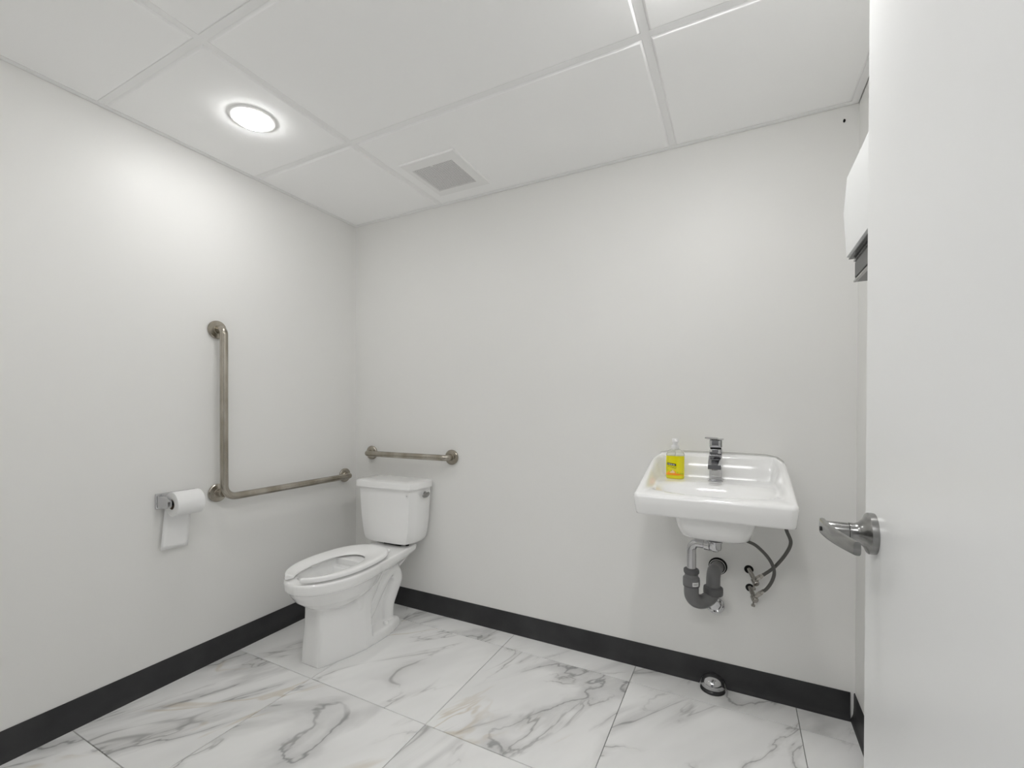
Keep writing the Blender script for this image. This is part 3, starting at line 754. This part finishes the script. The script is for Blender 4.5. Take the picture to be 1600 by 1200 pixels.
# floor cleanout cap
fc = thing('floor_cap', 'round chrome cleanout cap on the floor at the black baseboard', 'drain cap', (CAPX, CAPY, 0))
t = bmesh.new(); lathe(t, [(0, .0002), (CAPR, .0002), (CAPR+.001, .002), (CAPR-.001, .006), (CAPR-.006, .007), (0, .007)], (CAPX, CAPY-.003, 0), (0, 0, 1), 40); obj('flange', t, M_smoke2, fc)  # flange coloured near-black for the shadow at the dome's base
t = bmesh.new(); lathe(t, [(0, .0068), (.0440, .0068), (.0445, .018), (.042, .031), (.034, .043), (.018, .051), (0, .053)], (CAPX, CAPY+.006, 0), (0, 0, 1), 40); obj('dome', t, M_chrome, fc)

# ------------------------------------------------------------------ paper towel dispenser on the right wall
pd = thing('paper_towel_dispenser', 'white wall dispenser with dark grey bottom seen beside the open door', 'dispenser', (W, -.87, 1.47))
DYF, DYN = -.72, -1.02
prof = [(W-.001, 1.530), (2.384, 1.530), (2.367, 1.534), (2.3605, 1.640), (2.367, 1.728), (2.411, 1.836), (2.440, 1.872), (W-.001, 1.885)]
t = bmesh.new(); prism(t, prof, 1, DYN, DYF)
for v in t.verts: pass
bmesh.ops.bevel(t, geom=[e for e in t.edges if e.calc_face_angle(0) > .05 and e.calc_length() < .28 or (e.calc_face_angle(0) > .9)], offset=.004, segments=2, affect='EDGES')
cov = obj('cover', t, M_disp, pd, angle=12)
t = bmesh.new(); prism(t, [(W-.001, 1.471), (2.3835, 1.471), (2.3835, 1.5274), (W-.001, 1.5274)], 1, DYN+.004, DYF-.004); box(t, (2.371, DYN+.002, 1.5275), (W-.001, DYF-.002, 1.5295)); obj('tray', t, M_smoke, pd, smooth=False)
t = bmesh.new(); box(t, (2.3815, DYN+.03, 1.480), (2.3834, DYF-.012, 1.515), .0005, 1); obj('paper_slot', t, M_smoke2, pd, smooth=False)
t = bmesh.new(); box(t, (2.3805, DYN+.003, 1.4705), (2.3865, DYF-.003, 1.4745)); box(t, (2.3805, DYN+.003, 1.520), (2.388, DYF-.003, 1.5245)); obj('tray_edge', t, M_satin, pd, smooth=False)
t = bmesh.new(); lathe(t, [(0, 0), (.006, 0), (.006, .002), (0, .002)], (2.3622, -.985, 1.60), (-1, 0, -.05), 14); obj('lock', t, M_smoke2, pd)

# ------------------------------------------------------------------ ceiling fixtures
zf = H-.005
def downlight(x, y, label, ml, dome):
    L_ = thing('ceiling_light', label, 'ceiling light', (x, y, zf), 'recessed ceiling lights')
    t = bmesh.new(); lathe(t, [(.0665, .0), (.084, 0), (.085, -.0015), (.080, -.0045), (.068, -.0055), (.0665, -.004), (.0665, 0)], (x, y, zf), (0, 0, 1), 56); obj('trim_ring', t, M_vent, L_)
    t = bmesh.new(); lathe(t, [(0, -.0012), (.0668, -.0012), (.0668, -.0035), (.0665, -.004-dome*.4), (.060, -.005-dome), (0, -.006-dome)], (x, y, zf), (0, 0, 1), 56); obj('diffuser', t, ml, L_)
downlight(.447, -.970, 'glowing round recessed light in the ceiling tile by the left wall', M_lamp, .008)
downlight(2.02, -.970, 'glowing round recessed light above the sink, beyond the top of the view', M_lamp2, .017)
downlight(1.25, -1.80, 'added round fill light in the ceiling near the front wall, outside the view', M_fill3, .017)  # extra fixture added as fill for the left side and ceiling

vt = thing('exhaust_vent', 'square white exhaust vent with fine grey perforated grille in the ceiling', 'vent', (.893, -.295, zf))
x0, x1, y0, y1 = .753, 1.033, -.447, -.137
gx0, gx1, gy0, gy1 = .757, .980, -.385, -.165
gx0, gx1, gy0, gy1 = .780, 1.005, -.405, -.178
gx0, gx1, gy0, gy1 = .757, .979, -.385, -.166
x0, x1, y0, y1 = .727, 1.031, -.448, -.112
def fring(z, a, b, c, d): return [Vector((a, c, z)), Vector((b, c, z)), Vector((b, d, z)), Vector((a, d, z))]
t = bmesh.new()
loft(t, [fring(zf, x0, x1, y0, y1), fring(zf-.004, x0+.001, x1-.001, y0+.001, y1-.001), fring(zf-.007, x0+.006, x1-.006, y0+.006, y1-.006), fring(zf-.0075, gx0-.003, gx1+.003, gy0-.003, gy1+.003), fring(zf-.0065, gx0, gx1, gy0, gy1), fring(zf-.0005, gx0, gx1, gy0, gy1)], False, False)
obj('cover_plate', t, M_vent, vt, smooth=False)
t = bmesh.new(); box(t, (gx0, gy0, zf-.0006), (gx1, gy1, zf-.0002)); obj('backing', t, M_hole, vt, smooth=False)
t = bmesh.new(); n = 34
for k in range(n):
    a = gx0+(gx1-gx0)*k/n; d = (gx1-gx0)/n*.36; box(t, (a, gy0, zf-.0060), (a+d, gy1, zf-.0048))
    a = gy0+(gy1-gy0)*k/n; d = (gy1-gy0)/n*.36; box(t, (gx0, a, zf-.0061), (gx1, a+d, zf-.0047))
o = obj('grille', t, M_vent, vt, smooth=False); o['kind'] = 'stuff'
for yy, s in ((gy0, 1), (gy1, -1)):
    t = bmesh.new(); xm = (gx0+gx1)/2; prism(t, [(xm-.007, yy), (xm+.007, yy), (xm, yy+s*.014)], 2, zf-.0072, zf-.0062); obj('clip_tab', t, M_vent, vt, smooth=False)
